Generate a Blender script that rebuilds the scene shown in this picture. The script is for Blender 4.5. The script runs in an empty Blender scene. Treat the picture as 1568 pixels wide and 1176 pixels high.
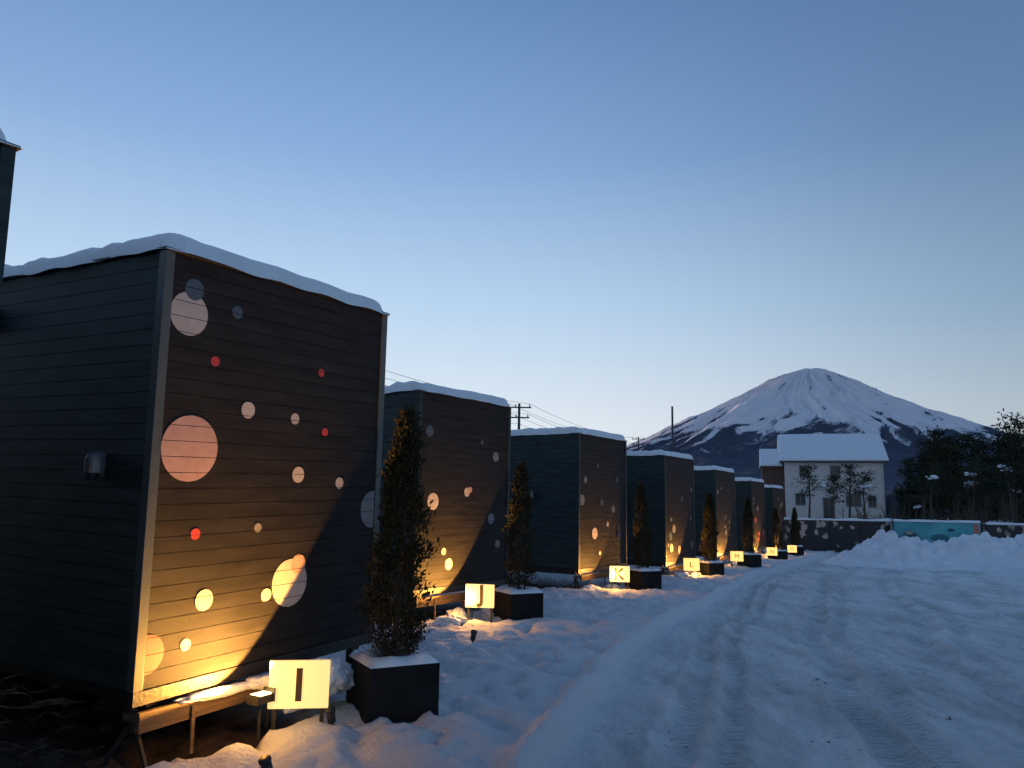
import bpy, bmesh, math, random
from mathutils import Vector, Matrix, noise
random.seed(7)
S=bpy.context.scene
COL=S.collection
# ------------------------------------------------------------ helpers
def mat(name,color,rough=0.7,var=0.0,scale=5.0,bump=0.0,bscale=None,metal=0.0,emit=None,estr=0.0,col2=None,stretch=None,spec=0.5):
    m=bpy.data.materials.new(name); m.use_nodes=True
    nt=m.node_tree; b=nt.nodes['Principled BSDF']
    b.inputs['Base Color'].default_value=(*color,1); b.inputs['Roughness'].default_value=rough
    b.inputs['Metallic'].default_value=metal
    b.inputs['Specular IOR Level'].default_value=spec
    tc=nt.nodes.new('ShaderNodeTexCoord'); mp=nt.nodes.new('ShaderNodeMapping')
    nt.links.new(tc.outputs['Object'],mp.inputs['Vector'])
    if stretch: mp.inputs['Scale'].default_value=stretch
    if var>0 or col2:
        n=nt.nodes.new('ShaderNodeTexNoise'); n.inputs['Scale'].default_value=scale; n.inputs['Detail'].default_value=6
        nt.links.new(mp.outputs[0],n.inputs['Vector'])
        r=nt.nodes.new('ShaderNodeValToRGB')
        r.color_ramp.elements[0].position=0.35; r.color_ramp.elements[1].position=0.68
        c2=col2 if col2 else tuple(min(1,c*(1+var)) for c in color)
        c1=color if col2 else tuple(c*(1-var) for c in color)
        r.color_ramp.elements[0].color=(*c1,1); r.color_ramp.elements[1].color=(*c2,1)
        nt.links.new(n.outputs['Fac'],r.inputs['Fac']); nt.links.new(r.outputs['Color'],b.inputs['Base Color'])
    if bump>0:
        n2=nt.nodes.new('ShaderNodeTexNoise'); n2.inputs['Scale'].default_value=bscale or scale*4; n2.inputs['Detail'].default_value=5
        nt.links.new(mp.outputs[0],n2.inputs['Vector'])
        bp=nt.nodes.new('ShaderNodeBump'); bp.inputs['Strength'].default_value=bump; bp.inputs['Distance'].default_value=0.02
        nt.links.new(n2.outputs['Fac'],bp.inputs['Height']); nt.links.new(bp.outputs[0],b.inputs['Normal'])
    if emit:
        b.inputs['Emission Color'].default_value=(*emit,1); b.inputs['Emission Strength'].default_value=estr
    return m
def empty(name,loc=(0,0,0),M=None):
    o=bpy.data.objects.new(name,None); COL.objects.link(o); o.empty_display_size=.2
    if M is not None: o.matrix_world=M
    else: o.location=loc
    return o
def mobj(name,verts,faces,m,parent=None,smooth=False,loc=None):
    me=bpy.data.meshes.new(name); me.from_pydata(verts,[],faces); me.update()
    if isinstance(m,(list,tuple)):
        for k in m: me.materials.append(k)
    else: me.materials.append(m)
    if smooth: me.polygons.foreach_set('use_smooth',[True]*len(me.polygons))
    o=bpy.data.objects.new(name,me); COL.objects.link(o)
    if parent: o.parent=parent
    if loc: o.location=loc
    return o
class MB:
    def __init__(s): s.v=[];s.f=[];s.mi=[]
    def box(s,x0,x1,y0,y1,z0,z1,mi=0):
        b=len(s.v); s.v+=[(x0,y0,z0),(x1,y0,z0),(x1,y1,z0),(x0,y1,z0),(x0,y0,z1),(x1,y0,z1),(x1,y1,z1),(x0,y1,z1)]
        s.f+=[(b,b+3,b+2,b+1),(b+4,b+5,b+6,b+7),(b,b+1,b+5,b+4),(b+1,b+2,b+6,b+5),(b+2,b+3,b+7,b+6),(b+3,b,b+4,b+7)]; s.mi+=[mi]*6
    def tube(s,p,q,r0,r1,n=8,mi=0,cap=True):
        p=Vector(p);q=Vector(q);d=(q-p)
        if d.length<1e-6:return
        d.normalize(); a=d.orthogonal().normalized(); c=d.cross(a); b=len(s.v)
        for (o,r) in ((p,r0),(q,r1)):
            for i in range(n):
                t=2*math.pi*i/n; s.v.append(tuple(o+a*math.cos(t)*r+c*math.sin(t)*r))
        for i in range(n):
            j=(i+1)%n; s.f.append((b+i,b+j,b+n+j,b+n+i)); s.mi.append(mi)
        if cap:
            s.f.append(tuple(b+i for i in range(n))[::-1]); s.f.append(tuple(b+n+i for i in range(n))); s.mi+=[mi,mi]
    def poly(s,pts,mi=0):
        b=len(s.v); s.v+=[tuple(p) for p in pts]; s.f.append(tuple(range(b,b+len(pts)))); s.mi.append(mi)
    def obj(s,name,m,parent=None,smooth=False,bevel=0):
        o=mobj(name,s.v,s.f,m,parent,smooth); o.data.polygons.foreach_set('material_index',s.mi)
        if bevel:
            bv=o.modifiers.new('b','BEVEL'); bv.width=bevel; bv.segments=2; bv.limit_method='ANGLE'
        return o
def fr(x,y,z,o=4): return noise.fractal(Vector((x,y,z)),0.9,2.0,o)
def sstep(a,b,x):
    t=max(0,min(1,(x-a)/(b-a))); return t*t*(3-2*t)
# ------------------------------------------------------------ materials
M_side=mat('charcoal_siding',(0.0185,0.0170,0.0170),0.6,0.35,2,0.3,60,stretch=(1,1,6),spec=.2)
M_side_skylit=mat('charcoal_siding_skylit',(0.019,0.035,0.036),0.5,0.4,2.2,0.35,60,stretch=(1,1,6),spec=.38)  # same siding; sky light on the left face is put into its teal
M_trim=mat('metal_trim',(0.070,0.082,0.082),0.4,0.15,4)
M_dark=mat('dark_steel',(0.015,0.015,0.017),0.5,0.3,8,0.2)
M_rub=mat('rubber',(0.015,0.015,0.015),0.85)
M_wood=mat('weathered_wood',(0.13,0.085,0.045),0.8,0.4,6,0.5,30,stretch=(.3,1,4))
M_roofsnow=mat('roof_snow',(0.80,0.83,0.87),0.6,0.04,3,0.5,14)
M_pilesnow=mat('pile_snow',(0.80,0.83,0.87),0.65,0.08,2,0.9,6)
M_white=mat('dot_white',(0.50,0.44,0.39),0.6,0.08,12)
M_pink=mat('dot_pink',(0.50,0.31,0.25),0.6,0.08,12)
M_red=mat('dot_red',(0.50,0.04,0.04),0.6,0.08,12)
M_blue=mat('dot_bluegrey',(0.06,0.09,0.12),0.6,0.08,12)
M_grey=mat('dot_grey',(0.19,0.185,0.19),0.6,0.08,12)
M_sign=mat('sign_panel_lit',(0.6,0.52,0.36),0.4,emit=(1.0,0.64,0.21),estr=1.02)
M_sign2=mat('sign_panel_bright',(0.6,0.5,0.3),0.4,emit=(1.0,0.56,0.13),estr=1.5)
M_letter=mat('sign_letter',(0.03,0.02,0.01),0.5)
M_bulb=mat('lamp_glass',(0.9,0.7,0.4),0.3,emit=(1.0,0.6,0.2),estr=14)
M_plant=mat('planter_black',(0.008,0.009,0.010),0.7,0.3,5,0.2,spec=.2)
M_cyp=mat('cypress_foliage',(0.016,0.024,0.010),0.8,col2=(0.055,0.040,0.018),scale=9,spec=.2)
M_bark=mat('bark',(0.07,0.05,0.035),0.9,0.4,8,0.6,20)
M_pine=mat('pine_needles',(0.014,0.021,0.011),0.8,col2=(0.050,0.052,0.024),scale=.8,spec=.2)
M_glass=mat('window_glass',(0.03,0.035,0.045),0.15)
M_wall=mat('house_stucco',(0.58,0.53,0.49),0.85,0.06,.8,0.2,20)
M_brown=mat('brown_cladding',(0.12,0.06,0.045),0.8,0.2,3)
M_pole=mat('concrete_pole',(0.07,0.07,0.07),0.8,0.2,3)
M_galv=mat('galvanised',(0.16,0.16,0.16),0.4,0.2,10,metal=.6)
# ------------------------------------------------------------ ground function
BL=[(-.9,0),(.15,5.3),(1.77,10.7),(7.4,24),(13,34.5),(19,46),(40,80)]
def bline(y):
    for a,b in zip(BL,BL[1:]):
        if y<=b[1]: 
            return a[0]+(b[0]-a[0])*(y-a[1])/(b[1]-a[1])
    return BL[-1][0]
def gbase(y):
    if y<8: return 0
    t=min(y,52)-8; 
    return -0.0215*t
TR=[(-3.84,1.81,29.5),( -2.45,5.32,29.5),(-1.416,11.75,35),(1.52,17.3,34),(4.37,22.0,32.5),(7.45,28.2,32),(10.86,35.0,31),(13.85,41.0,31)]
BOT=[.43,.43,.40,.29,.13,.03,-.12,-.25]
def local(i,x,y):
    cx,cy,h=TR[i]; t=math.radians(h); dx,dy=x-cx,y-cy
    return dx*math.sin(t)+dy*math.cos(t), -dx*math.cos(t)+dy*math.sin(t)
def soilmask(x,y):
    m=0
    n=fr(x*1.7,y*1.7,0,3)*.22
    if -6<y<13:
        s,v=local(1,x,y); e=-v
        a=sstep(.46,.26,e+n)*sstep(1.55,1.2,s+n*.7)
        a*=sstep(-7,-6,s)
        m=max(m,a)
    for i in range(2,8):
        s,v=local(i,x,y)
        a=sstep(-.15,.15,s+n)*sstep(2.55,2.3,s+n)*sstep(-.1,.15,v+n)*sstep(6.2,5.9,v)
        m=max(m,a)
    return m
RUTS=((.75,.13,.05),(1.15,.10,.03),(2.35,.16,.055),(2.75,.12,.03),(3.9,.15,.05),(4.35,.12,.03),(5.6,.17,.05),(6.9,.15,.04))
def gheight(x,y):
    z=gbase(y)
    w=x-bline(y)
    fine = y<60 and abs(x)<60
    if not fine: return z+fr(x*.02,y*.02,3)*.25*min(1,(max(abs(x),y)-60)/60 if max(abs(x),y)>60 else 0), 0, 1,0,0
    so=soilmask(x,y) if x<18 else 0
    z+=fr(x*.45,y*.45,1.5)*.05
    wob=fr(x*.25,y*.12,7)*.35
    tread=0;rut=0
    if w<0:
        k=sstep(0,-.5,w)
        z+=.07*k
        f=noise.noise(Vector((x*2.9+y*.6,y*2.2,0)))
        f2=noise.noise(Vector((x*5.1,y*4.1,5)))
        f3=1-abs(noise.noise(Vector((x*1.9,y*2.6,8))))*2
        z+=k*(-.14*max(0,f)-.13*max(0,f2)+.03*f3+.02*f2+.02*fr(x*9,y*8,4,2))
        z-=.16*so
        z+=so*fr(x*3,y*3,9)*.05
    else:
        for c,wd,dp in RUTS:
            q=math.exp(-((w+wob-c)/wd)**4); z-=dp*q*(.75+.5*noise.noise(Vector((x*.7,y*.5,c)))); rut=max(rut,q)
            e=math.exp(-((abs(w+wob-c)-wd*1.5)/.06)**2); z+=.024*e
        tread=rut
        z+=.022*fr(x*1.8,y*.9,2)+.026*fr(x*7,y*5,2,3)
        d=noise.noise(Vector((x*.9,y*.6,33)))
        z-= .03*max(0,d)
        z+=.22*sstep(6,11,w)*(1+.8*fr(x*.5,y*.5,11))
        z+=.10*sstep(6,9,w)*max(0,noise.noise(Vector((x*2.2,y*1.8,3))))
    z+=.13*math.exp(-((w+.05+.14*noise.noise(Vector((x*1.2,y*.9,2))))/.13)**2)*(1+.6*noise.noise(Vector((x*2.4,y*2.4,1))))
    return z, so, sstep(.0,.7,w)*sstep(9,6,w), tread, 0
def axis(lo,a,b,hi,st,gr):
    L=[]; x=a
    while x<b: L.append(x); x+=st
    s=st; 
    while x<hi: L.append(x); s*=gr; x+=s
    L.append(hi)
    R=[];x=a;s=st
    while x>lo: s*=gr*1.02; x-=s; R.append(x)
    return sorted(R+L)
xs=axis(-7000,-3.2,7,7000,.052,1.025); ys=axis(-3000,3.6,13,9000,.052,1.02)
V=[];mask=[]
for y in ys:
    for x in xs:
        z,so,ro,tr_,_=gheight(x,y); V.append((x,y,z)); mask.append((so,ro,tr_,1))
nx=len(xs); F=[(j*nx+i,j*nx+i+1,(j+1)*nx+i+1,(j+1)*nx+i) for j in range(len(ys)-1) for i in range(nx-1)]
gm=bpy.data.materials.new('snow_ground'); gm.use_nodes=True; nt=gm.node_tree; B=nt.nodes['Principled BSDF']; B.inputs['Roughness'].default_value=.55
def N(t,**k):
    n=nt.nodes.new(t)
    for a,b in k.items():
        if a in n.inputs: n.inputs[a].default_value=b
        else: setattr(n,a,b)
    return n
at=N('ShaderNodeAttribute',attribute_name='mask'); sp=N('ShaderNodeSeparateColor'); nt.links.new(at.outputs['Color'],sp.inputs[0])
tc=N('ShaderNodeTexCoord')
rotm=N('ShaderNodeMapping'); rotm.inputs['Rotation'].default_value=(0,0,math.radians(23)); rotm.inputs['Scale'].default_value=(1.6,.45,1); nt.links.new(tc.outputs['Object'],rotm.inputs['Vector'])
n1=N('ShaderNodeTexNoise',Scale=1.0,Detail=9.,Roughness=.72); nt.links.new(rotm.outputs[0],n1.inputs['Vector'])
r1=N('ShaderNodeValToRGB'); e=r1.color_ramp.elements; e[0].position=.40;e[0].color=(.84,.88,.92,1);e[1].position=.70;e[1].color=(.38,.42,.43,1)
nt.links.new(n1.outputs['Fac'],r1.inputs['Fac'])
mx=N('ShaderNodeMix',data_type='RGBA'); mx.inputs[6].default_value=(.80,.84,.89,1); nt.links.new(sp.outputs[1],mx.inputs[0]); nt.links.new(r1.outputs[0],mx.inputs[7])
# loose dirt crumbs: fine threshold inside sparse larger patches
n2=N('ShaderNodeTexNoise',Scale=16.,Detail=4.,Roughness=.6); nt.links.new(tc.outputs['Object'],n2.inputs['Vector'])
n3=N('ShaderNodeTexNoise',Scale=.9,Detail=3.,Roughness=.6); nt.links.new(tc.outputs['Object'],n3.inputs['Vector'])
rp=N('ShaderNodeValToRGB'); e=rp.color_ramp.elements; e[0].position=.52;e[1].position=.68; nt.links.new(n3.outputs['Fac'],rp.inputs['Fac'])
m3=N('ShaderNodeMath',operation='MULTIPLY_ADD'); m3.inputs[1].default_value=.16; nt.links.new(rp.outputs[0],m3.inputs[0]); nt.links.new(n2.outputs['Fac'],m3.inputs[2])
r2=N('ShaderNodeValToRGB'); e=r2.color_ramp.elements; e[0].position=.70;e[0].color=(0,0,0,1);e[1].position=.75;e[1].color=(.95,.95,.95,1)
nt.links.new(m3.outputs[0],r2.inputs['Fac'])
mm=N('ShaderNodeMath',operation='MULTIPLY'); nt.links.new(r2.outputs[0],mm.inputs[0]); nt.links.new(sp.outputs[1],mm.inputs[1])
mx2=N('ShaderNodeMix',data_type='RGBA'); nt.links.new(mm.outputs[0],mx2.inputs[0]); nt.links.new(mx.outputs[2],mx2.inputs[6]); mx2.inputs[7].default_value=(.11,.10,.09,1)
n4=N('ShaderNodeTexNoise',Scale=9.,Detail=8.,Roughness=.7); nt.links.new(tc.outputs['Object'],n4.inputs['Vector'])
r4=N('ShaderNodeValToRGB'); e=r4.color_ramp.elements; e[0].position=.35;e[0].color=(.022,.014,.009,1);e[1].position=.7;e[1].color=(.10,.065,.042,1)
nt.links.new(n4.outputs['Fac'],r4.inputs['Fac'])
mx3=N('ShaderNodeMix',data_type='RGBA'); nt.links.new(sp.outputs[0],mx3.inputs[0]); nt.links.new(mx2.outputs[2],mx3.inputs[6]); nt.links.new(r4.outputs[0],mx3.inputs[7])
nt.links.new(mx3.outputs[2],B.inputs['Base Color'])
n5=N('ShaderNodeTexNoise',Scale=10.,Detail=9.,Roughness=.7); nt.links.new(tc.outputs['Object'],n5.inputs['Vector'])
rot2=N('ShaderNodeMapping'); rot2.inputs['Rotation'].default_value=(0,0,math.radians(20)); nt.links.new(tc.outputs['Object'],rot2.inputs['Vector'])
wv=N('ShaderNodeTexWave',Scale=3.6,Distortion=1.6,Detail=3.); wv.bands_direction='Y'; wv.inputs['Detail Scale'].default_value=3; nt.links.new(rot2.outputs[0],wv.inputs['Vector'])
wm=N('ShaderNodeMath',operation='MULTIPLY'); nt.links.new(wv.outputs['Fac'],wm.inputs[0]); nt.links.new(sp.outputs[2],wm.inputs[1])
wm2=N('ShaderNodeMath',operation='MULTIPLY_ADD'); wm2.inputs[1].default_value=.5; nt.links.new(wm.outputs[0],wm2.inputs[0]); nt.links.new(n5.outputs['Fac'],wm2.inputs[2])
bp=N('ShaderNodeBump',Strength=1.0,Distance=.09); nt.links.new(wm2.outputs[0],bp.inputs['Height']); nt.links.new(bp.outputs[0],B.inputs['Normal'])
g=mobj('snowy_ground',V,F,gm,smooth=True)
ca=g.data.color_attributes.new('mask','FLOAT_COLOR','POINT'); ca.data.foreach_set('color',[c for m in mask for c in m])
# ------------------------------------------------------------ trailers
W=2.40; LG=6.2; HB=2.98; PL=HB/27; GP=.0022
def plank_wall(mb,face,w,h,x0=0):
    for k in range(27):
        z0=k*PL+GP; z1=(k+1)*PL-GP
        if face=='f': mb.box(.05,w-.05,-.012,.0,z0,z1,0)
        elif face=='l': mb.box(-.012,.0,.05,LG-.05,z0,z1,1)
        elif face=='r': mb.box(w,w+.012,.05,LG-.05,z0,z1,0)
def dot_band(mb,s,h,r,off,mi,w):
    for k in range(27):
        z0=max(k*PL+GP,h-r*.9995); z1=min((k+1)*PL-GP,h+r*.9995)
        if z1-z0<.002: continue
        m=9; Lp=[];Rp=[]
        for i in range(m):
            z=z0+(z1-z0)*i/(m-1); dx=math.sqrt(max(0,r*r-(z-h)**2))
            Lp.append((max(.052,s-dx),-.012-off,z)); Rp.append((min(w-.052,s+dx),-.012-off,z))
        mb.poly(Rp+Lp[::-1],mi)
D1=[(.206,2.567,.158,'w'),(.235,2.75,.08,'b'),(.63,2.66,.05,'b'),(.456,2.256,.04,'r'),(1.569,2.31,.035,'r'),(.792,1.922,.066,'w'),(1.289,1.89,.047,'w'),
(1.649,1.80,.038,'r'),(.29,1.606,.236,'p'),(1.358,1.43,.067,'w'),(1.861,1.363,.05,'w'),(2.33,1.12,.17,'g'),(.383,1.0,.04,'r'),(.957,1.017,.036,'g'),
(1.326,.558,.19,'w'),(1.41,.70,.08,'p'),(1.08,.49,.052,'w'),(.495,.525,.076,'w'),(.363,.237,.042,'w'),(.06,.224,.13,'r')]
D2=[(.25,2.38,.09,'b'),(2.0,2.08,.085,'g'),(1.22,1.46,.075,'w'),(1.3,1.5,.05,'p'),(.38,1.3,.13,'w'),(1.9,1.03,.09,'g'),(.67,.53,.055,'w'),(.8,.33,.09,'w'),(2.1,.6,.07,'g'),(1.6,2.3,.04,'b')]
D3=[(.3,1.95,.08,'g'),(.14,1.5,.12,'g'),(.75,.75,.13,'w'),(1.1,1.45,.08,'b'),(1.7,1.3,.09,'g'),(1.4,.95,.06,'w'),(2.0,.7,.07,'b'),(1.0,.3,.05,'w'),(.9,2.3,.05,'b'),(1.9,2.0,.06,'b')]
def dots(i):
    if i==1: return D1
    if i==2: return D2
    if i==3: return D3
    rnd=random.Random(i*13)
    return [(rnd.uniform(.2,W-.2),rnd.uniform(.3,2.5),rnd.choice([.05,.06,.08,.12]),rnd.choice('wgggbrb')) for _ in range(10)]
def roof_snow(par,seed,th):
    nx_,ny_=46,110; v=[];f=[]; o=.05
    def hgt(x,y):
        wob=.085+.03*noise.noise(Vector((x*2,y*2,seed)))
        ex=min(x+o,W+o-x);ey=min(y+o,LG+o-y); e=min(ex,ey)
        c=.22
        if ex<c and ey<c: e=max(0,c-math.hypot(c-ex,c-ey))
        t=max(0,min(1,e/wob)); prof=math.sqrt(1-(1-t)**2)
        k=sstep(.5,.0,x)*.8
        lump=1+.14*fr(x*1.1,y*1.1,seed)+(.10+.28*k)*noise.noise(Vector((x*3,y*3.2,seed)))+.30*k*noise.noise(Vector((x*7,y*8,seed)))
        return th*lump*prof
    def sp(i,n,a,b):
        t=i/n; t=t+ -.12*math.sin(2*math.pi*t)*.9
        return a+(b-a)*t
    for j in range(ny_+1):
        for i in range(nx_+1):
            x=sp(i,nx_,-o,W+o); y=sp(j,ny_,-o,LG+o)
            dx=dy=0
            if i in(0,nx_): dx=(1 if i else -1)*.022*noise.noise(Vector((y*4,seed,0)))
            if j in(0,ny_): dy=(1 if j else -1)*.012*noise.noise(Vector((x*3,seed,4)))
            z=HB+.022+hgt(x,y)
            if i in(0,nx_) or j in(0,ny_): z=HB-.0+.022*noise.noise(Vector((x*3,y*4,seed)))
            v.append((x+dx,y+dy,z))
    for j in range(ny_):
        for i in range(nx_):
            a=j*(nx_+1)+i; f.append((a,a+1,a+nx_+2,a+nx_+1))
    return mobj('roof_snow',v,f,M_roofsnow,par,True)
def wall_lamp(par,y,z):
    mb=MB(); n=12
    mb.box(-.045,-.014,y-.05,y+.05,z-.09,z+.09,0)
    for k in range(n):
        a0=math.pi*k/n;a1=math.pi*(k+1)/n
        for (z0,z1,s0,s1) in ((-.05,.05,1,1),(.05,.085,1,.8),(.085,.105,.8,.25)):
            p=lambda a,s,zz:(-.045-.095*math.sin(a)*s,y+.065*math.cos(a)*s,z+zz)
            mb.poly([p(a0,s0,z0),p(a1,s0,z0),p(a1,s1,z1),p(a0,s1,z1)],0)
    mb.tube((-.085,y,z-.10),(-.085,y,z-.0),.032,.036,10,1)
    mb.obj('wall_lamp',[M_galv,M_glass],par,True)
def trailer(i):
    cx,cy,h=TR[i]; gz=BOT[i]
    M=Matrix.Translation((cx,cy,gz))@Matrix.Rotation(math.radians(90-h),4,'Z')
    if i in(0,1): M=M@Matrix.Rotation(math.radians(-1.7),4,'Y')@Matrix.Rotation(math.radians(1.3),4,'X')
    E=empty('trailer_cabin',M=M)
    w=W
    mb=MB(); mb.box(.0005,w-.0005,.0005,LG,.002,HB,0)
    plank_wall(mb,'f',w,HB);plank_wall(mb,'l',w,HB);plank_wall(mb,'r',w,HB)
    mb.obj('siding_walls',[M_side,M_side_skylit],E)
    mb=MB()
    for (x0,x1,y0,y1) in ((-.026,.048,-.026,.048),(w-.048,w+.026,-.026,.048)): mb.box(x0,x1,y0,y1,-.002,HB)
    mb.box(-.026,.048,LG-.048,LG+.02,0,HB)
    mb.obj('corner_trim',M_trim if i==1 else M_side_skylit,E,bevel=.004)
    mb=MB(); mb.box(-.04,w+.04,-.04,LG+.04,HB+.001,HB+.02); mb.obj('roof_edge',M_dark,E,bevel=.004)
    mb=MB()
    for k,(s,hh,r,c) in enumerate(dots(i)): 
        dot_band(mb,s,hh,r,.0012+.0012*(k%4 if i!=1 else k*.3),list('wprbg').index(c),w)
    if i>0: mb.obj('painted_dots',[M_white,M_pink,M_red,M_blue,M_grey],E)
    roof_snow(E,i*3.7+1,.115 if i<2 else .13)
    mb=MB(); 
    mb.box(.12,.22,.03,LG-.03,-.14,-.004); mb.box(w-.22,w-.12,.03,LG-.03,-.14,-.004)
    for y in (.05,1.5,3,4.5,LG-.15): mb.box(.222,w-.222,y,y+.07,-.12,-.006)
    mb.box(-.02,w+.01,-.02,.028,-.10,-.004)
    mb.obj('chassis_frame',M_dark,E,bevel=.004)
    mb=MB()
    for x in (.06,w-.28):
        for y in (2.7,3.45): 
            mb.tube((x,y,-.13),(x+.2,y,-.13),.29,.29,24,0); mb.tube((x-.006,y,-.13),(x+.206,y,-.13),.16,.16,16,1)
    mb.obj('wheels',[M_rub,M_galv],E)
    mb=MB(); G=-.43
    for (x,y) in ((.10,.12),(w-.14,.12),(.10,LG-.3),(w-.14,LG-.3)):
        mb.tube((x,y,-.02),(x,y,-.20),.022,.022,8,1); mb.tube((x,y,-.16),(x,y,-.30),.035,.035,8,0)
        for k in range(3):
            a=k*2.094+.5; mb.tube((x,y,-.22),(x+.20*math.cos(a),y+.20*math.sin(a),G-.12),.018,.018,6,0)
    mb.obj('corner_jacks',[M_dark,M_galv],E)
    if i in(0,1):
        wall_lamp(E,.52,1.47); wall_lamp(E,2.15,2.66)
    else: wall_lamp(E,1.2,1.6)
    return E
ES=[trailer(i) for i in range(8)]
def gz(x,y): return gheight(x,y)[0]
def t2w(i,s,out):
    cx,cy,h=TR[i]; t=math.radians(h)
    return cx+s*math.sin(t)+out*math.cos(t), cy+s*math.cos(t)-out*math.sin(t)
# ------------------------------------------------------------ signs
def sign(ch,x,y,zc,w=.43,h=.335,rot=0):
    E=empty('letter_sign',M=Matrix.Translation((x,y,zc))@Matrix.Rotation(rot,4,'Z'))
    near=ch in 'IJK'
    mb=MB(); mb.box(-w/2,w/2,-.015,.015,-h/2,h/2); mb.obj('panel',M_sign if near else M_sign2,E,bevel=.004)
    g0=gz(x,y)-zc-.05
    mb=MB(); mb.box(w/2-.06,w/2-.03,.018,.045,g0,h/2-.05); mb.box(-w/2+.03,-w/2+.06,.018,.045,g0,h/2-.05); mb.obj('posts',M_dark,E)
    if ch=='I':
        mb=MB(); mb.box(-.022,.022,-.023,-.017,-.115,.115); mb.obj('letter',M_letter,E); return
    c=bpy.data.curves.new('t','FONT'); c.body=ch; c.size=h*(.98 if near else .62); c.align_x='CENTER'; c.align_y='CENTER'; c.extrude=.004; c.offset=.008 if near else 0
    to=bpy.data.objects.new('t',c); COL.objects.link(to); bpy.context.view_layer.update()
    me=bpy.data.meshes.new_from_object(to.evaluated_get(bpy.context.evaluated_depsgraph_get())); bpy.data.objects.remove(to)
    me.materials.clear(); me.materials.append(M_letter); me.name='letter'
    o=bpy.data.objects.new('letter',me); COL.objects.link(o); o.parent=E
    xs_=[v.co.x for v in me.vertices]; ys_=[v.co.y for v in me.vertices]
    me.transform(Matrix.Translation((-(min(xs_)+max(xs_))/2,-(min(ys_)+max(ys_))/2,0)))
    o.matrix_local=Matrix.Translation((0,-.0205,0))@Matrix.Rotation(math.radians(90),4,'X')
SG=[('I',-1.52,5.92,.36),('J',-.42,11.75,.33),('K',2.43,17.3,.20),('L',5.05,21.8,.10),('M',7.9,27.3,-.0),('N',11.2,33.5,-.16),('O',13.75,38.2,-.28)]
for s in SG: sign(s[0],s[1],s[2],s[3],rot=math.radians(8 if s[0]=='I' else -8))
# ------------------------------------------------------------ floodlights
def flood(i,s,out,zl,power,spill_fill):
    x,y=t2w(i,s,out); z=zl
    h=TR[i][2]; R=Matrix.Rotation(math.radians(90-h),4,'Z')
    E=empty('floodlight',M=Matrix.Translation((x,y,z))@R)
    g0=gz(x,y)-z-.03
    mb=MB(); mb.tube((0,0,g0),(0,0,-.12),.012,.012,6,0); mb.box(-.07,.07,-.05,.05,-.13,-.075,0); mb.box(-.082,-.0705,-.06,.05,-.13,-.065,0); mb.box(.0705,.082,-.06,.05,-.13,-.04,0)
    mb.box(-.06,.06,-.04,.04,-.0745,-.066,1)
    mb.obj('housing',[M_dark,M_bulb],E)
    L=bpy.data.lights.new('beam','SPOT'); L.energy=power; L.color=(1,.44,.08); L.spot_size=math.radians(132); L.spot_blend=.05; L.shadow_soft_size=.02
    o=bpy.data.objects.new('beam',L); COL.objects.link(o); o.parent=E
    d=Vector((-.44,.36,.82)).normalized(); o.matrix_local=d.to_track_quat('-Z','Y').to_matrix().to_4x4()
    L2=bpy.data.lights.new('spill_fill','POINT'); L2.energy=spill_fill; L2.color=(1,.44,.08); L2.shadow_soft_size=.05  # extra point light added to warm the nearby snow; no fixture of its own
    o2=bpy.data.objects.new('spill_fill',L2); COL.objects.link(o2); o2.parent=E
    if i==1: o2.location=(-.22,-.12,-.0)
    else: o2.location=(-.42,-.22,-.06)
flood(1,.76,.36,.385,380,11)
for i,p,s_ in ((2,270,26),(3,110,26),(4,200,26),(5,280,26),(6,280,26),(7,280,26)): flood(i,.80,.50,BOT[i]-.04,p,s_)
def can_light(x,y,rz):
    E=empty('ground_spotlight',(x,y,gz(x,y)))
    E.rotation_euler=(math.radians(18),math.radians(-14),rz)
    mb=MB(); mb.tube((0,0,-.08),(0,0,.03),.012,.012,6); mb.tube((0,0,.03),(0,0,.12),.03,.034,16); mb.tube((0,0,.118),(0,0,.14),.038,.038,16); mb.obj('can',M_dark,E,True)
can_light(-1.42,4.98,0); can_light(-.42,9.6,1); can_light(-1.28,6.0,.4)
for i in range(1,8):
    x,y=t2w(i,0,0)
    E=empty('timber_skirt',M=Matrix.Translation((x,y,BOT[i]))@Matrix.Rotation(math.radians(90-TR[i][2]),4,'Z')@Matrix.Rotation(math.radians(-1.5 if i==1 else 0),4,'Y'))
    mb=MB(); mb.box(-.02,1.30,-.10,-.06,-.25,-.12); mb.box(.03,.09,-.059,.14,-.21,-.16); mb.box(1.0,1.06,-.059,.14,-.21,-.16)
    mb.box(.37,.40,-.12,-.102,-.48,-.16);mb.box(1.05,1.08,-.12,-.102,-.48,-.16)
    mb.obj('boards',M_wood,E,bevel=.004)
def clump(name,x,y,z,rx,ry,rz,seed,m=M_pilesnow,rot=0):
    v=[];f=[];n=40;k=20
    for j in range(k+1):
        ph=math.pi*j/k
        for i in range(n):
            th=2*math.pi*i/n; d=Vector((math.sin(ph)*math.cos(th),math.sin(ph)*math.sin(th),math.cos(ph)))
            r=1+.45*noise.noise(d*1.6+Vector((seed,0,0)))+.24*noise.noise(d*4+Vector((seed,3,0)))+.08*noise.noise(d*9+Vector((seed,3,0)))
            v.append((d.x*r*rx,d.y*r*ry,d.z*r*rz))
    for j in range(k):
        for i in range(n):
            a=j*n+i;b=j*n+(i+1)%n; f.append((a,a+n,b+n,b))
    o=mobj(name,v,f,m,None,True,(x,y,z)); o.rotation_euler=(0,0,rot); return o
rt=math.radians(60)
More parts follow.
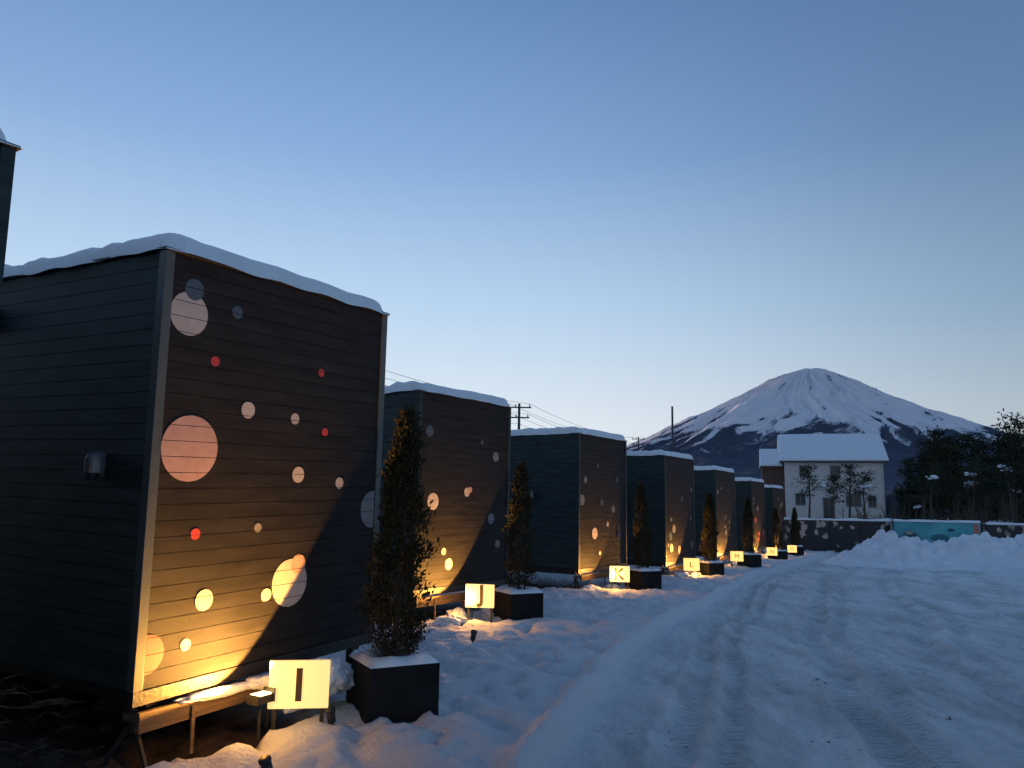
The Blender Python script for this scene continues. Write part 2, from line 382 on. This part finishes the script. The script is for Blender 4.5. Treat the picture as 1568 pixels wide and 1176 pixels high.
for k,(s,o_,z,rx,ry,rz) in enumerate([(.62,.10,.325,.30,.06,.032),(.98,.12,.33,.15,.07,.05),(1.40,.40,.33,.15,.12,.13),(1.60,.36,.27,.17,.13,.10),(1.2,.3,.2,.2,.14,.09)]):
    x,y=t2w(1,s,o_); clump('snow_clump',x,y,z,rx,ry,rz,k*2.3,rot=rt)
for i in range(2,8):
    for k in range(4):
        x,y=t2w(i,.1+.62*k,.25+.2*((k*7+i)%3)); clump('snow_clump',x,y,gz(x,y)+.02,.2,.14,.09,i*5+k,rot=k)
mb=MB(); mb.box(-.02,.02,-.02,.02,-.1,.18); o=mb.obj('marker_stake',M_white,bevel=.004); o.location=(-2.68,4.62,gz(-2.68,4.62))
# ------------------------------------------------------------ planters + cypress
def cypress_mesh(seed,N_=6500,H=2.05,R0=.27):
    rnd=random.Random(seed); mb=MB()
    mb.tube((0,0,-.1),(0.02,0,H*.5),.028,.018,8,1); mb.tube((.02,0,H*.5),(0,0.01,H*.95),.018,.006,6,1)
    tips=[]
    for b in range(420):
        t=rnd.random()**.9; z=.06+t*(H-.1); a=rnd.uniform(0,6.283)
        R=R0*(min(1,.45+t*3.2))*(1-t)**.62*1.12+.02
        R*=(.80+.35*noise.noise(Vector((math.cos(a)*1.3,math.sin(a)*1.3,z*3.2+seed)))+rnd.uniform(-.12,.2))
        r=R*rnd.uniform(.55,1)
        tips.append((Vector((r*math.cos(a),r*math.sin(a),z)),a))
        if b%4==0: mb.tube((0,0,max(0,z-.12)),(r*math.cos(a),r*math.sin(a),z),.004,.002,4,1,False)
    for k in range(N_):
        c,a=rnd.choice(tips)
        p=c+Vector((rnd.gauss(0,.028),rnd.gauss(0,.028),rnd.gauss(0,.045)))
        d=Vector((math.cos(a)*.5+rnd.gauss(0,.35),math.sin(a)*.5+rnd.gauss(0,.35),.9+rnd.gauss(0,.3))).normalized()
        w=d.orthogonal(); w.rotate(Matrix.Rotation(rnd.uniform(0,6.28),3,d)); w.normalize()
        l=rnd.uniform(.022,.05); ww=l*.22
        mb.poly([p-w*ww*.4,p+d*l*.5-w*ww,p+d*l,p+d*l*.5+w*ww],0)
    me=bpy.data.meshes.new('cypress_crown'); me.from_pydata(mb.v,[],mb.f); me.materials.append(M_cyp); me.materials.append(M_bark)
    me.polygons.foreach_set('material_index',mb.mi); me.update(); return me
CM=[cypress_mesh(1,15000),cypress_mesh(2,9000),cypress_mesh(5,9000)]
def planter_and_tree(x,y,rot,k,sc=1.0,pw=.58,ph=.41):
    g0=gz(x,y)-.02
    E=empty('planter_box',M=Matrix.Translation((x,y,g0))@Matrix.Rotation(rot,4,'Z'))
    a=pw/2; mb=MB(); t=.03
    mb.box(-a,a,-a,-a+t,0,ph); mb.box(-a,a,a-t,a,0,ph); mb.box(-a,-a+t,-a+t+.001,a-t-.001,0,ph); mb.box(a-t,a,-a+t+.001,a-t-.001,0,ph); mb.box(-a+t+.001,a-t-.001,-a+t+.001,a-t-.001,.02,ph-.06)
    mb.obj('box',M_plant,E,bevel=.005)
    v=[];f=[];n=24
    for j in range(n+1):
        for i in range(n+1):
            X=-a+.004+(pw-.008)*i/n;Y=-a+.004+(pw-.008)*j/n; e=min(i,n-i,j,n-j)/n*pw
            zz=ph+.003+ (.055*min(1,e/.09)**.5)*(1+1.1*noise.noise(Vector((X*6,Y*6,k))))-.02*math.exp(-(X*X+Y*Y)/.02)*min(1,e/.09)
            v.append((X,Y,zz))
    for j in range(n):
        for i in range(n): q=j*(n+1)+i; f.append((q,q+1,q+n+2,q+n+1))
    mobj('snow_top',v,f,M_roofsnow,E,True)
    T=empty('cypress_tree',(x,y,g0+ph-.02)); o=bpy.data.objects.new('crown',CM[k%3]); COL.objects.link(o); o.parent=T; o.scale=(sc,sc,sc); o.rotation_euler=(0,math.radians(1.5),k*1.1)
PT=[(-.93,6.55,.50,0,1.0),(.15,12.35,.5,1,.98),(3.02,17.75,.5,2,.95),(5.75,22.6,.5,0,.95),(8.45,27.7,.5,1,.97),(11.65,34.1,.5,2,.92),(14.15,38.9,.5,0,.92)]
for x,y,r,k,sc in PT: planter_and_tree(x,y,r,k,sc)
mb=MB(); rnd=random.Random(3)
for k in range(90):
    a=rnd.uniform(0,6.28); p=Vector((rnd.uniform(-.1,.1),rnd.uniform(-.1,.1),.0)); q=p+Vector((math.cos(a)*rnd.uniform(.1,.27),math.sin(a)*rnd.uniform(.1,.27),rnd.uniform(.08,.26)))
    mb.tube(p,q,.003,.0015,4,0,False); mb.tube(q,q+Vector((rnd.uniform(-.07,.07),rnd.uniform(-.07,.07),.05)),.002,.001,4,0,False)
o=mb.obj('dry_shrub',M_bark); o.location=(-.93,6.50,gz(-.93,6.55)+.41)
# ------------------------------------------------------------ fence / mural wall
fm=bpy.data.materials.new('mural_dark'); fm.use_nodes=True; nt=fm.node_tree; B=nt.nodes['Principled BSDF']
tc=N('ShaderNodeTexCoord'); nw=N('ShaderNodeTexNoise',Scale=3.); nt.links.new(tc.outputs['Object'],nw.inputs['Vector'])
vadd=N('ShaderNodeMix',data_type='RGBA',blend_type='ADD'); vadd.inputs[0].default_value=.5; nt.links.new(tc.outputs['Object'],vadd.inputs[6]); nt.links.new(nw.outputs['Color'],vadd.inputs[7])
vo=N('ShaderNodeTexVoronoi',Scale=1.9); nt.links.new(vadd.outputs[2],vo.inputs['Vector'])
rr=N('ShaderNodeValToRGB'); e=rr.color_ramp.elements; e[0].position=.30;e[0].color=(.46,.38,.34,1);e[1].position=.38;e[1].color=(.012,.014,.018,1)
nt.links.new(vo.outputs['Distance'],rr.inputs['Fac'])
nz=N('ShaderNodeTexNoise',Scale=.5); nt.links.new(tc.outputs['Object'],nz.inputs['Vector'])
r5=N('ShaderNodeValToRGB'); e=r5.color_ramp.elements; e[0].position=.40;e[1].position=.46; nt.links.new(nz.outputs['Fac'],r5.inputs['Fac'])
mxx=N('ShaderNodeMix',data_type='RGBA'); nt.links.new(r5.outputs[0],mxx.inputs[0]); mxx.inputs[6].default_value=(.014,.016,.02,1); nt.links.new(rr.outputs[0],mxx.inputs[7]); nt.links.new(mxx.outputs[2],B.inputs['Base Color'])
M_mural=fm
M_teal=mat('mural_teal',(0.04,0.24,0.30),0.6,col2=(0.12,0.46,0.50),scale=.7)
M_coral=mat('mural_coral',(0.45,0.16,0.12),0.6,.1,2)
M_cream=mat('mural_cream',(0.42,0.38,0.28),0.6,.1,2)
def fence(name,p,q,z0,z1,m,post=True):
    p=Vector(p);q=Vector(q);L=(q-p).length; ang=math.atan2(q.y-p.y,q.x-p.x)
    E=empty(name,M=Matrix.Translation((p.x,p.y,0))@Matrix.Rotation(ang,4,'Z'))
    mb=MB(); n=max(1,round(L/1.85)); gp=.004 if m is M_teal else .012
    for k in range(n): mb.box(L*k/n+gp,L*(k+1)/n-gp,-.03,.03,z0,z1)
    mb.obj('panels',m,E)
    mb=MB()
    for k in range(n+1): mb.box(L*k/n-.035,L*k/n+.035,.032,.10,z0-.1,z1+.02)
    mb.obj('posts',M_dark,E)
    v=[];f=[];ns=int(L*6)
    for i in range(ns+1):
        x=L*i/ns; th=.13+.10*noise.noise(Vector((x*1.3,p.x,0)))
        for (yy,zz) in ((-.10,z1+.005),(-.11,z1+th*.6),(-.03,z1+th),(.06,z1+th*.9),(.13,z1+th*.5),(.12,z1+.005)): v.append((x,yy,zz))
    for i in range(ns):
        for j in range(5): a=i*6+j; f.append((a,a+6,a+7,a+1))
    mobj('snow_cap',v,f,M_roofsnow,E,True)
    return E,L
fence('mural_fence',(15.2,45.8),(22.0,45.2),-1.05,1.0,M_mural)
E,L=fence('teal_banner',(21.9,44.6),(26.35,43.8),-.85,1.02,M_teal)
mb=MB()
def blob(mb,cx,cz,rx,rz,mi,seed,off):
    pts=[]
    for i in range(26):
        a=6.283*i/26; r=1+.25*noise.noise(Vector((math.cos(a),math.sin(a),seed))); pts.append((cx+rx*r*math.cos(a),-.034-off,cz+rz*r*math.sin(a)))
    mb.poly(pts,mi)
blob(mb,.85,.15,.5,.33,0,1,.002); blob(mb,.8,.4,.2,.09,1,2,.004); blob(mb,2.4,.15,.5,.22,2,5,.002); blob(mb,3.6,.1,.22,.13,1,7,.002); blob(mb,3.0,.6,.2,.1,0,8,.002)
mb.obj('painting',[mat('m1',(0.02,.09,.12),.6),M_cream,mat('m2',(0.02,0.15,.2),.6)],E)
mb=MB(); mb.box(4.15,4.45,-.04,-.033,-.3,.95); mb.obj('coral_stripe',M_coral,E)
fence('mural_fence',(26.6,43.7),(48,38.5),-.85,.95,M_mural)
# ------------------------------------------------------------ snow pile
def pile(name,p,q,wd,hh,seed,nx_=300,ny_=130):
    p=Vector(p);q=Vector(q);d=(q-p);L=d.length;d.normalize();nn=Vector((-d.y,d.x)); v=[];f=[]
    for i in range(nx_+1):
        for j in range(ny_+1):
            t=-1.5+(L+3)*i/nx_; s=(j/ny_*2-1)*wd*1.5
            P=p+d*t+nn*s
            end=sstep(-1.2,1.8,t)*sstep(L+1.2,L-2,t)
            c=math.exp(-(s/wd*1.5)**2*1.3)*end
            h1=.80+.45*noise.noise(Vector((t*.45,seed,0)))
            rg=1-abs(noise.noise(Vector((P.x*1.1,P.y*1.1,seed))))*2
            rg2=1-abs(noise.noise(Vector((P.x*2.7,P.y*2.7,seed+4))))*2
            q1=Vector((P.x*1.7+.8*noise.noise(Vector((P.x*1.3,P.y*1.3,1))),P.y*1.7+.8*noise.noise(Vector((P.x*1.3,P.y*1.3,7))),seed))
            dd,_=noise.voronoi(q1); bl=1-min(1,dd[0]*1.6)
            z=hh*c*h1+c*(.24*rg+.14*rg2+.28*bl+.14*fr(P.x*3,P.y*3,seed))-.08
            z+= -.25*(1-sstep(0,.08,c))
            v.append((P.x,P.y,gz(P.x,P.y)+z))
    for i in range(nx_):
        for j in range(ny_): a=i*(ny_+1)+j; f.append((a,a+ny_+1,a+ny_+2,a+1))
    return mobj(name,v,f,M_pilesnow,None,True)
pile('snow_pile',(13.6,32.5),(32,25.5),2.9,1.05,3.3)
pile('snow_pile',(17,38),(30,37),2.0,.8,8.1,160,60)
# ------------------------------------------------------------ house
HX,HY=26.6,75
E=empty('white_house',M=Matrix.Translation((HX,HY,-1.0))@Matrix.Rotation(math.radians(-17),4,'Z')); w,d,he,hr=8.7,8.,7.4,9.9
mb=MB()
mb.poly([(0,0,0),(w,0,0),(w,0,he),(0,0,he)]); mb.poly([(w,d,0),(0,d,0),(0,d,he),(w,d,he)])
mb.poly([(0,d,0),(0,0,0),(0,0,he),(0,d/2,hr),(0,d,he)]); mb.poly([(w,0,0),(w,d,0),(w,d,he),(w,d/2,hr),(w,0,he)])
mb.obj('walls',M_wall,E)
def roof(E,x0,x1,y0,y1,he,hr,th=.28,ov=.45,m=M_roofsnow):
    v=[];f=[];ym=(y0+y1)/2; sl=(hr-he)/(ym-y0); nx_=30
    for i in range(nx_+1):
        x=x0-ov+(x1-x0+2*ov)*i/nx_; n=.06*noise.noise(Vector((x*.7,1,0)))
        e=.0 if 0<i<nx_ else -.12
        pr=[(y0-ov,he-ov*sl+.06),(y0-ov-.03,he-ov*sl+th*.8+e+n*.5),(y0-ov+.25,he-(ov-.25)*sl+th+e+n),(ym-.2,hr-.2*sl+th+e),(ym,hr+th*.8+e),(ym+.2,hr-.2*sl+th+e),(y1+ov,he-ov*sl+th*.8+e),(y1+ov,he-ov*sl+.06)]
        v+=[(x,a,b) for a,b in pr]
    k=len(pr)
    for i in range(nx_):
        for j in range(k-1): a=i*k+j; f.append((a,a+k,a+k+1,a+1))
    f.append(tuple(range(k))); f.append(tuple(range(nx_*k,nx_*k+k))[::-1])
    mobj('roof_snow',v,f,m,E,False)
    mb=MB()
    for sgn in (0,1):
        a=(y0-ov,he-ov*sl); b=(ym,hr)
        if sgn: a=(y1+ov,he-ov*sl)
        mb.poly([(x0-ov,a[0],a[1]),(x1+ov,a[0],a[1]),(x1+ov,b[0],b[1]),(x0-ov,b[0],b[1])])
        mb.poly([(x0-ov,a[0],a[1]+.055),(x1+ov,a[0],a[1]+.055),(x1+ov,a[0],a[1]-.12),(x0-ov,a[0],a[1]-.12)])
    mb.obj('roof_deck',M_brown,E)
roof(E,0,w,0,d,he,hr)
M_frame=mat('window_frame',(0.2,0.2,0.2),.6)
def win(E,x,z,ww,hh,bars=1):
    mb=MB(); t=.07
    mb.box(x-ww/2-t,x+ww/2+t,-.05,.02,z+hh/2,z+hh/2+t,0); mb.box(x-ww/2-t,x+ww/2+t,-.09,.02,z-hh/2-t,z-hh/2,0)
    mb.box(x-ww/2-t,x-ww/2,-.045,.02,z-hh/2+.002,z+hh/2-.002,0); mb.box(x+ww/2,x+ww/2+t,-.045,.02,z-hh/2+.002,z+hh/2-.002,0)
    mb.box(x-ww/2,x+ww/2,-.02,.01,z-hh/2,z+hh/2,1)
    if bars: mb.box(x-.02,x+.02,-.035,-.021,z-hh/2,z+hh/2,0)
    mb.obj('window',[M_frame,M_glass],E)
for (x,z,ww,hh) in ((1.75,6.15,.8,1.05),(4.5,6.1,.8,1.15),(5.8,6.35,.4,.65),(1.3,3.5,.8,1.0),(3.8,2.6,.9,2.1),(6.0,3.5,1.2,1.1),(7.6,3.4,.6,1.0)): win(E,x,z,ww,hh)
mb=MB(); mb.box(.0,w,-.06,-.002,4.75,4.87); mb.box(3.0,4.8,-1.0,-.065,1.4,1.5); mb.box(w-.16,w-.08,-.08,-.065,.2,he-.1); mb.obj('trim',M_wall,E)
mb=MB(); mb.box(-2.1,-.01,2,8,0,6.9); mb.obj('side_wing',M_brown,E)
roof(E,-1.9,-.5,2,8,6.9,8.5,.25,.35)
# ------------------------------------------------------------ pines
def pine(mb,bx,by,bz,H,seed,dens=1.0,bare=.42,spread=.23,lean=0,leaf=.16,pads=0,clump=1.0):
    rnd=random.Random(seed); pts=[]; n=7
    for i in range(n+1):
        t=i/n; pts.append(Vector((bx+lean*H*t*t*.3+.25*noise.noise(Vector((t*2,seed,0)))*t*H*.3,by+.25*noise.noise(Vector((t*2,seed,5)))*t*H*.3,bz+H*t)))
    r0=.016*H+.03
    for i in range(n): mb.tube(pts[i],pts[i+1],r0*(1-.85*i/n),r0*(1-.85*(i+1)/n),7,1,False)
    nb=int(17*dens); CC=[]
    for b in range(nb):
        t=bare+(1-bare)*(b/nb)**.9+rnd.uniform(-.02,.02); t=min(.99,t)
        fi=t*n; i=min(n-1,int(fi)); o=pts[i].lerp(pts[i+1],fi-i); a=rnd.uniform(0,6.283)
        R=H*spread*(1.05-(t-bare)/(1-bare)*.80)*rnd.uniform(.5,1.2)
        e=o+Vector((math.cos(a)*R,math.sin(a)*R,R*rnd.uniform(.05,.45)))
        mb.tube(o,e,r0*.28,r0*.08,5,1,False)
        for c in range(4):
            cc=o.lerp(e,.45+.2*c+rnd.uniform(-.1,.1))+Vector((rnd.gauss(0,R*.2),rnd.gauss(0,R*.2),rnd.gauss(.05,R*.06)))
            s=(H*.045*rnd.uniform(.7,1.3)+.12)*clump; CC.append((cc,s))
            for k in range(int(26*max(dens,.8))):
                d=Vector((rnd.gauss(0,1),rnd.gauss(0,1),rnd.gauss(0,.42)))*s*.75; p=cc+d
                u=Vector((rnd.gauss(0,1),rnd.gauss(0,1),rnd.gauss(.3,.8))).normalized(); w_=u.orthogonal(); w_.rotate(Matrix.Rotation(rnd.uniform(0,6.28),3,u)); w_.normalize()
                l=leaf*rnd.uniform(.7,1.4)
                mb.poly([p,p+u*l*.5-w_*l*.2,p+u*l,p+u*l*.5+w_*l*.2],0)
    for q in range(pads):   # lumps of snow held by the foliage
        c0,s=rnd.choice(CC[len(CC)//3:]); c0=c0+Vector((0,-s*.4,s*.3))
        for l_ in range(5):
            cc=c0+Vector((rnd.uniform(-.38,.38),rnd.uniform(-.2,.2),rnd.uniform(-.14,.08))); rx=rnd.uniform(.09,.22); rz=rx*rnd.uniform(.4,.65); b=len(mb.v); m_=10; kk=6
            for j in range(kk+1):
                ph=math.pi*j/kk
                for k in range(m_):
                    an=6.283*k/m_; dd=Vector((math.sin(ph)*math.cos(an),math.sin(ph)*math.sin(an),math.cos(ph))); r=1+.4*noise.noise(dd*2+Vector((seed+l_,q,0)))
                    mb.v.append((cc.x+dd.x*rx*r*1.2,cc.y+dd.y*rx*r,cc.z+dd.z*rz*r))
            for j in range(kk):
                for k in range(m_):
                    a_=b+j*m_+k;b_=b+j*m_+(k+1)%m_; mb.f.append((a_,a_+m_,b_+m_,b_)); mb.mi.append(2)
mb=MB(); rnd=random.Random(11)
for k in range(64):
    x=39+k*.74+rnd.uniform(-.8,.8); y=rnd.uniform(74,94)
    q=x/y
    H=5.6+6.0*sstep(.495,.57,q)+rnd.uniform(-2.2,.9)
    if q<.475: continue
    pine(mb,x,y,-1,H*(y/80),k+20,1.05,.22,.23,0,.34,0,1.1)
for k in range(22):
    x=37+k*1.7+rnd.uniform(-.8,.8); y=rnd.uniform(66,72)
    pine(mb,x,y,-1,rnd.uniform(3.6,5.8)+1.8*sstep(.5,.62,x/y),k+90,.8,.25,.24,0,.26,1 if k%2==0 else 0,1.0)
mb.obj('pine_forest',[M_pine,M_bark,M_roofsnow])
for k,(x,y,H,pd) in enumerate([(23.8,62,6.0,0),(24.9,60,5.2,1),(27.0,62,6.3,0),(28.6,63,5.6,1),(31.2,58,5.9,1),(33.2,63,5.7,0),(35.6,60,6.0,2),(38.2,59,6.4,2),(41.0,60,6.0,2),(44,61,6.4,1)]):
    mb=MB(); pine(mb,x,y,-1,H,k+300,.6,.60,.18,rnd.uniform(-.6,.6),.17,pd,.9); mb.obj('garden_pine',[M_pine,M_bark,M_roofsnow])
mb=MB()
for k in range(420):
    x=rnd.uniform(26,60); y=rnd.uniform(54,64); h=rnd.uniform(1.6,4.2)*(1 if x>33 else .75)
    p=Vector((x,y,-1)); q=p+Vector((rnd.uniform(-.4,.4),rnd.uniform(-.4,.4),h)); mb.tube(p,q,.04,.014,4,0,False)
    for j in range(6):
        o_=p.lerp(q,rnd.uniform(.35,.95)); mb.tube(o_,o_+Vector((rnd.uniform(-.6,.6),rnd.uniform(-.6,.6),rnd.uniform(.2,.9))),.018,.007,4,0,False)
mb.obj('bare_shrubs',M_bark)
mb=MB()
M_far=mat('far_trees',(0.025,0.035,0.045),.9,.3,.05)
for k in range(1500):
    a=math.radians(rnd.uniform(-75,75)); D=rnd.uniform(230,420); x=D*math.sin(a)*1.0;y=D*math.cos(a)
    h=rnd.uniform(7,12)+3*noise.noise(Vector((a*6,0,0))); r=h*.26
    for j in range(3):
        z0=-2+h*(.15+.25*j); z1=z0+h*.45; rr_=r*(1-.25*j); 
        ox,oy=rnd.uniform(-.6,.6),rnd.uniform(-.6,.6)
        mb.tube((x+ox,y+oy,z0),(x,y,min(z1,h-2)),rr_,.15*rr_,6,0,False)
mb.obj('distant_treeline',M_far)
# ------------------------------------------------------------ mountain
PR=[(0,.1785),(.014,.1790),(.026,.173),(.05,.1590),(.08,.1425),(.131,.1175),(.183,.095),(.22,.078),(.257,.0625),(.32,.044),(.4,.028),(.5,.014),(.62,.004),(.8,-.002)]
def prof(r):
    for a,b in zip(PR,PR[1:]):
        if r<=b[0]:
            t=(r-a[0])/(b[0]-a[0]); return a[1]+(b[1]-a[1])*t
    return -.002
DM=4000; ax,ay=.391*DM,DM
V=[];F=[];UV=[];na,nr=1000,170
for j in range(nr+1):
    r=.8*(j/nr)**1.35
    for i in range(na):
        a=2*math.pi*i/na
        ca_,sa=math.cos(a),math.sin(a)
        amp=sstep(.008,.06,r)*(1-.75*sstep(.2,.45,r))
        wa=a+.16*noise.noise(Vector((ca_*2,sa*2,r*9)))+.05*noise.noise(Vector((ca_*7,sa*7,r*30)))
        g1=noise.noise(Vector((math.cos(wa)*5,math.sin(wa)*5,r*5)))
        g2=1-2*abs(noise.noise(Vector((math.cos(wa)*11,math.sin(wa)*11,r*11+4))))
        g3=1-2*abs(noise.noise(Vector((math.cos(wa)*27,math.sin(wa)*27,r*26+8))))
        h=prof(r)+amp*(.0055*g1+.0055*g2+.0032*g3)+.0016*noise.noise(Vector((ca_*r*60,sa*r*60,2)))*sstep(.01,.2,r)
        if r<.03: h+=.0022*noise.noise(Vector((ca_*1.8,sa*1.8,3)))
        V.append((ax+ca_*r*DM,ay+sa*r*DM,h*DM+1.7)); UV.append((wa,r))
for j in range(nr):
    for i in range(na):
        a=j*na+i;b=j*na+(i+1)%na; F.append((a,a+na,b+na,b))
mm_=bpy.data.materials.new('mountain_snow_rock_haze'); mm_.use_nodes=True; nt=mm_.node_tree; B=nt.nodes['Principled BSDF']; B.inputs['Roughness'].default_value=.85; B.inputs['Specular IOR Level'].default_value=.1
at=N('ShaderNodeAttribute',attribute_name='ar'); 
nA=N('ShaderNodeTexNoise',Scale=12.,Detail=8.,Roughness=.6); nt.links.new(at.outputs['Vector'],nA.inputs['Vector'])
nB=N('ShaderNodeTexNoise',Scale=.006,Detail=5.,Roughness=.6); ge=N('ShaderNodeNewGeometry'); nt.links.new(ge.outputs['Position'],nB.inputs['Vector'])
sx=N('ShaderNodeSeparateXYZ'); nt.links.new(ge.outputs['Position'],sx.inputs[0])
a1=N('ShaderNodeMath',operation='SUBTRACT'); a1.inputs[1].default_value=300; nt.links.new(sx.outputs[2],a1.inputs[0])
a2=N('ShaderNodeMath',operation='DIVIDE'); a2.inputs[1].default_value=110; nt.links.new(a1.outputs[0],a2.inputs[0])
a2b=N('ShaderNodeMath',operation='MINIMUM'); a2b.inputs[1].default_value=1.1; nt.links.new(a2.outputs[0],a2b.inputs[0])
a3=N('ShaderNodeMath',operation='MULTIPLY_ADD'); a3.inputs[1].default_value=-6.0; a3.inputs[2].default_value=3.0; nt.links.new(nA.outputs['Fac'],a3.inputs[0])
a5=N('ShaderNodeMath',operation='MULTIPLY_ADD'); a5.inputs[1].default_value=-2.0; nt.links.new(nB.outputs['Fac'],a5.inputs[0]); nt.links.new(a3.outputs[0],a5.inputs[2])
a6=N('ShaderNodeMath',operation='ADD'); a6.inputs[1].default_value=1.0; nt.links.new(a5.outputs[0],a6.inputs[0])
a4=N('ShaderNodeMath',operation='ADD'); nt.links.new(a2b.outputs[0],a4.inputs[0]); nt.links.new(a6.outputs[0],a4.inputs[1])
rm=N('ShaderNodeValToRGB'); e=rm.color_ramp.elements; e[0].position=.0;e[0].color=(.065,.080,.115,1); e[1].position=.42;e[1].color=(.84,.80,.82,1)  # bluish distance haze is put into the dark lower colour
x_=e.new(.14); x_.color=(.26,.28,.34,1)
nt.links.new(a4.outputs[0],rm.inputs['Fac']); nt.links.new(rm.outputs[0],B.inputs['Base Color'])
mo=mobj('mountain',V,F,mm_,None,True)
aa=mo.data.attributes.new('ar','FLOAT_VECTOR','POINT'); aa.data.foreach_set('vector',[c for (a,r) in UV for c in (math.cos(a),math.sin(a),r*1.6)])
V=[];F=[];na2=240
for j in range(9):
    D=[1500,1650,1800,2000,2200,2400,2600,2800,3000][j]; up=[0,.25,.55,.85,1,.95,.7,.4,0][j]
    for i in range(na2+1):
        dg=-88+168*i/na2; a=math.radians(dg); h=(38+34*fr(a*3,1.3,0,5)+ 12*fr(a*14,j*.6,0,4)+205*math.exp(-((dg+52)/17)**4))*up  # tall left hump is unseen, added to keep the sun off the foreground
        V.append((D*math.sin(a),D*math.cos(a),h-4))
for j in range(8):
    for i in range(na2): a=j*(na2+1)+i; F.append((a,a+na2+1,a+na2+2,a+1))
mobj('forested_hills_sunblock',V,F,mat('hill_forest_haze',(0.050,0.065,0.095),.95,.3,.01),None,True)  # forest colour carries painted-in blue haze
# ------------------------------------------------------------ utility poles
def upole(x,y,h,arms=True,r=.16,name='utility_pole'):
    E=empty(name,(x,y,-1)); mb=MB(); mb.tube((0,0,0),(0,0,h),r,r*.6,10)
    if arms:
        for z,w_ in ((h-.35,.95),(h-1.15,.8)):
            mb.box(-w_,w_,-.05,.05,z,z+.1)
            for q in (-.85*w_,-.3*w_,.85*w_): mb.tube((q,0,z+.1),(q,0,z+.32),.05,.03,6)
        mb.tube((.35,0,h-3.0),(.35,0,h-2.1),.2,.2,10)
    mb.obj('pole',M_pole,E); return E
upole(.6,60,10.4); upole(18.2,110,12.3); upole(12.6,60,10.4,False,.13); upole(-12,35,10.4)
def wire(p,q,sag,mb):
    p=Vector(p);q=Vector(q);pr_=p
    for i in range(1,19):
        t=i/18; c=p.lerp(q,t)-Vector((0,0,sag*4*t*(1-t))); mb.tube(pr_,c,.014,.014,4,0,False); pr_=c
mb=MB()
for dz,ox in ((0,-.8),(0,.8),(-.8,-.65),(-.8,.65),(-1.6,0)):
    wire((-12+ox,35,9.4+dz),(.6+ox,60,9.4+dz),.5,mb); wire((.6+ox,60,9.4+dz),(18.2+ox,110,11.3+dz),.9,mb)
mb.obj('power_lines',M_dark)
# ------------------------------------------------------------ world, sun
wd=bpy.data.worlds.new('World'); S.world=wd; wd.use_nodes=True; nt=wd.node_tree; BG=nt.nodes['Background']
SAZ=-50; SEL=3.2
sky=N('ShaderNodeTexSky'); sky.sky_type='NISHITA'; sky.sun_disc=False; sky.sun_elevation=math.radians(SEL); sky.sun_rotation=math.radians(SAZ)
tc=N('ShaderNodeTexCoord'); sx=N('ShaderNodeSeparateXYZ'); nt.links.new(tc.outputs['Generated'],sx.inputs[0])
def ramp(stops):
    r=N('ShaderNodeValToRGB'); e=r.color_ramp.elements; e[0].position=stops[0][0]; e[0].color=(*stops[0][1],1); e[1].position=stops[-1][0]; e[1].color=(*stops[-1][1],1)
    for p,c in stops[1:-1]: k=e.new(p); k.color=(*c,1)
    nt.links.new(sx.outputs[2],r.inputs['Fac']); return r
RL=ramp([(0,(.84,.86,.86)),(.10,(.80,.88,.96)),(.25,(.52,.71,.94)),(.42,(.275,.465,.78)),(.6,(.15,.31,.60)),(1,(.135,.235,.43))])
RR=ramp([(0,(.54,.56,.56)),(.08,(.46,.54,.60)),(.22,(.26,.39,.55)),(.42,(.13,.24,.43)),(.6,(.09,.18,.36)),(1,(.115,.20,.37))])
dt=N('ShaderNodeVectorMath',operation='DOT_PRODUCT'); nt.links.new(tc.outputs['Generated'],dt.inputs[0]); az=math.radians(-22); dt.inputs[1].default_value=(math.sin(az),math.cos(az),0)
mr=N('ShaderNodeMapRange'); mr.inputs['From Min'].default_value=.45; mr.inputs['From Max'].default_value=1.0; mr.interpolation_type='SMOOTHSTEP'; nt.links.new(dt.outputs['Value'],mr.inputs['Value'])
mxs=N('ShaderNodeMix',data_type='RGBA'); nt.links.new(mr.outputs[0],mxs.inputs[0]); nt.links.new(RR.outputs[0],mxs.inputs[6]); nt.links.new(RL.outputs[0],mxs.inputs[7])
sc=N('ShaderNodeVectorMath',operation='SCALE'); sc.inputs['Scale'].default_value=.09; nt.links.new(sky.outputs[0],sc.inputs[0])
mxn=N('ShaderNodeMix',data_type='RGBA'); mxn.inputs[0].default_value=.06; nt.links.new(mxs.outputs[2],mxn.inputs[6]); nt.links.new(sc.outputs[0],mxn.inputs[7])
nt.links.new(mxn.outputs[2],BG.inputs['Color']); BG.inputs['Strength'].default_value=1.0
sl=bpy.data.lights.new('sun','SUN'); sl.energy=2.0; sl.color=(1,.60,.45); sl.angle=math.radians(.5)
so=bpy.data.objects.new('sun',sl); COL.objects.link(so)
az=math.radians(SAZ); el=math.radians(SEL); sd=Vector((math.sin(az)*math.cos(el),math.cos(az)*math.cos(el),math.sin(el))); so.rotation_euler=(-sd).to_track_quat('-Z','Y').to_euler()
# ------------------------------------------------------------ camera
cd=bpy.data.cameras.new('camera'); cd.sensor_width=36; cd.lens=27.09; cd.clip_end=30000; cd.clip_start=.05
co=bpy.data.objects.new('camera',cd); COL.objects.link(co)
co.matrix_world=Matrix.Translation((0,0,1.7))@Matrix.Rotation(math.radians(98.76),4,'X')@Matrix.Rotation(math.radians(1.0),4,'Z')
S.camera=co
S.view_settings.view_transform='Standard'; S.view_settings.look='None'; S.view_settings.exposure=0
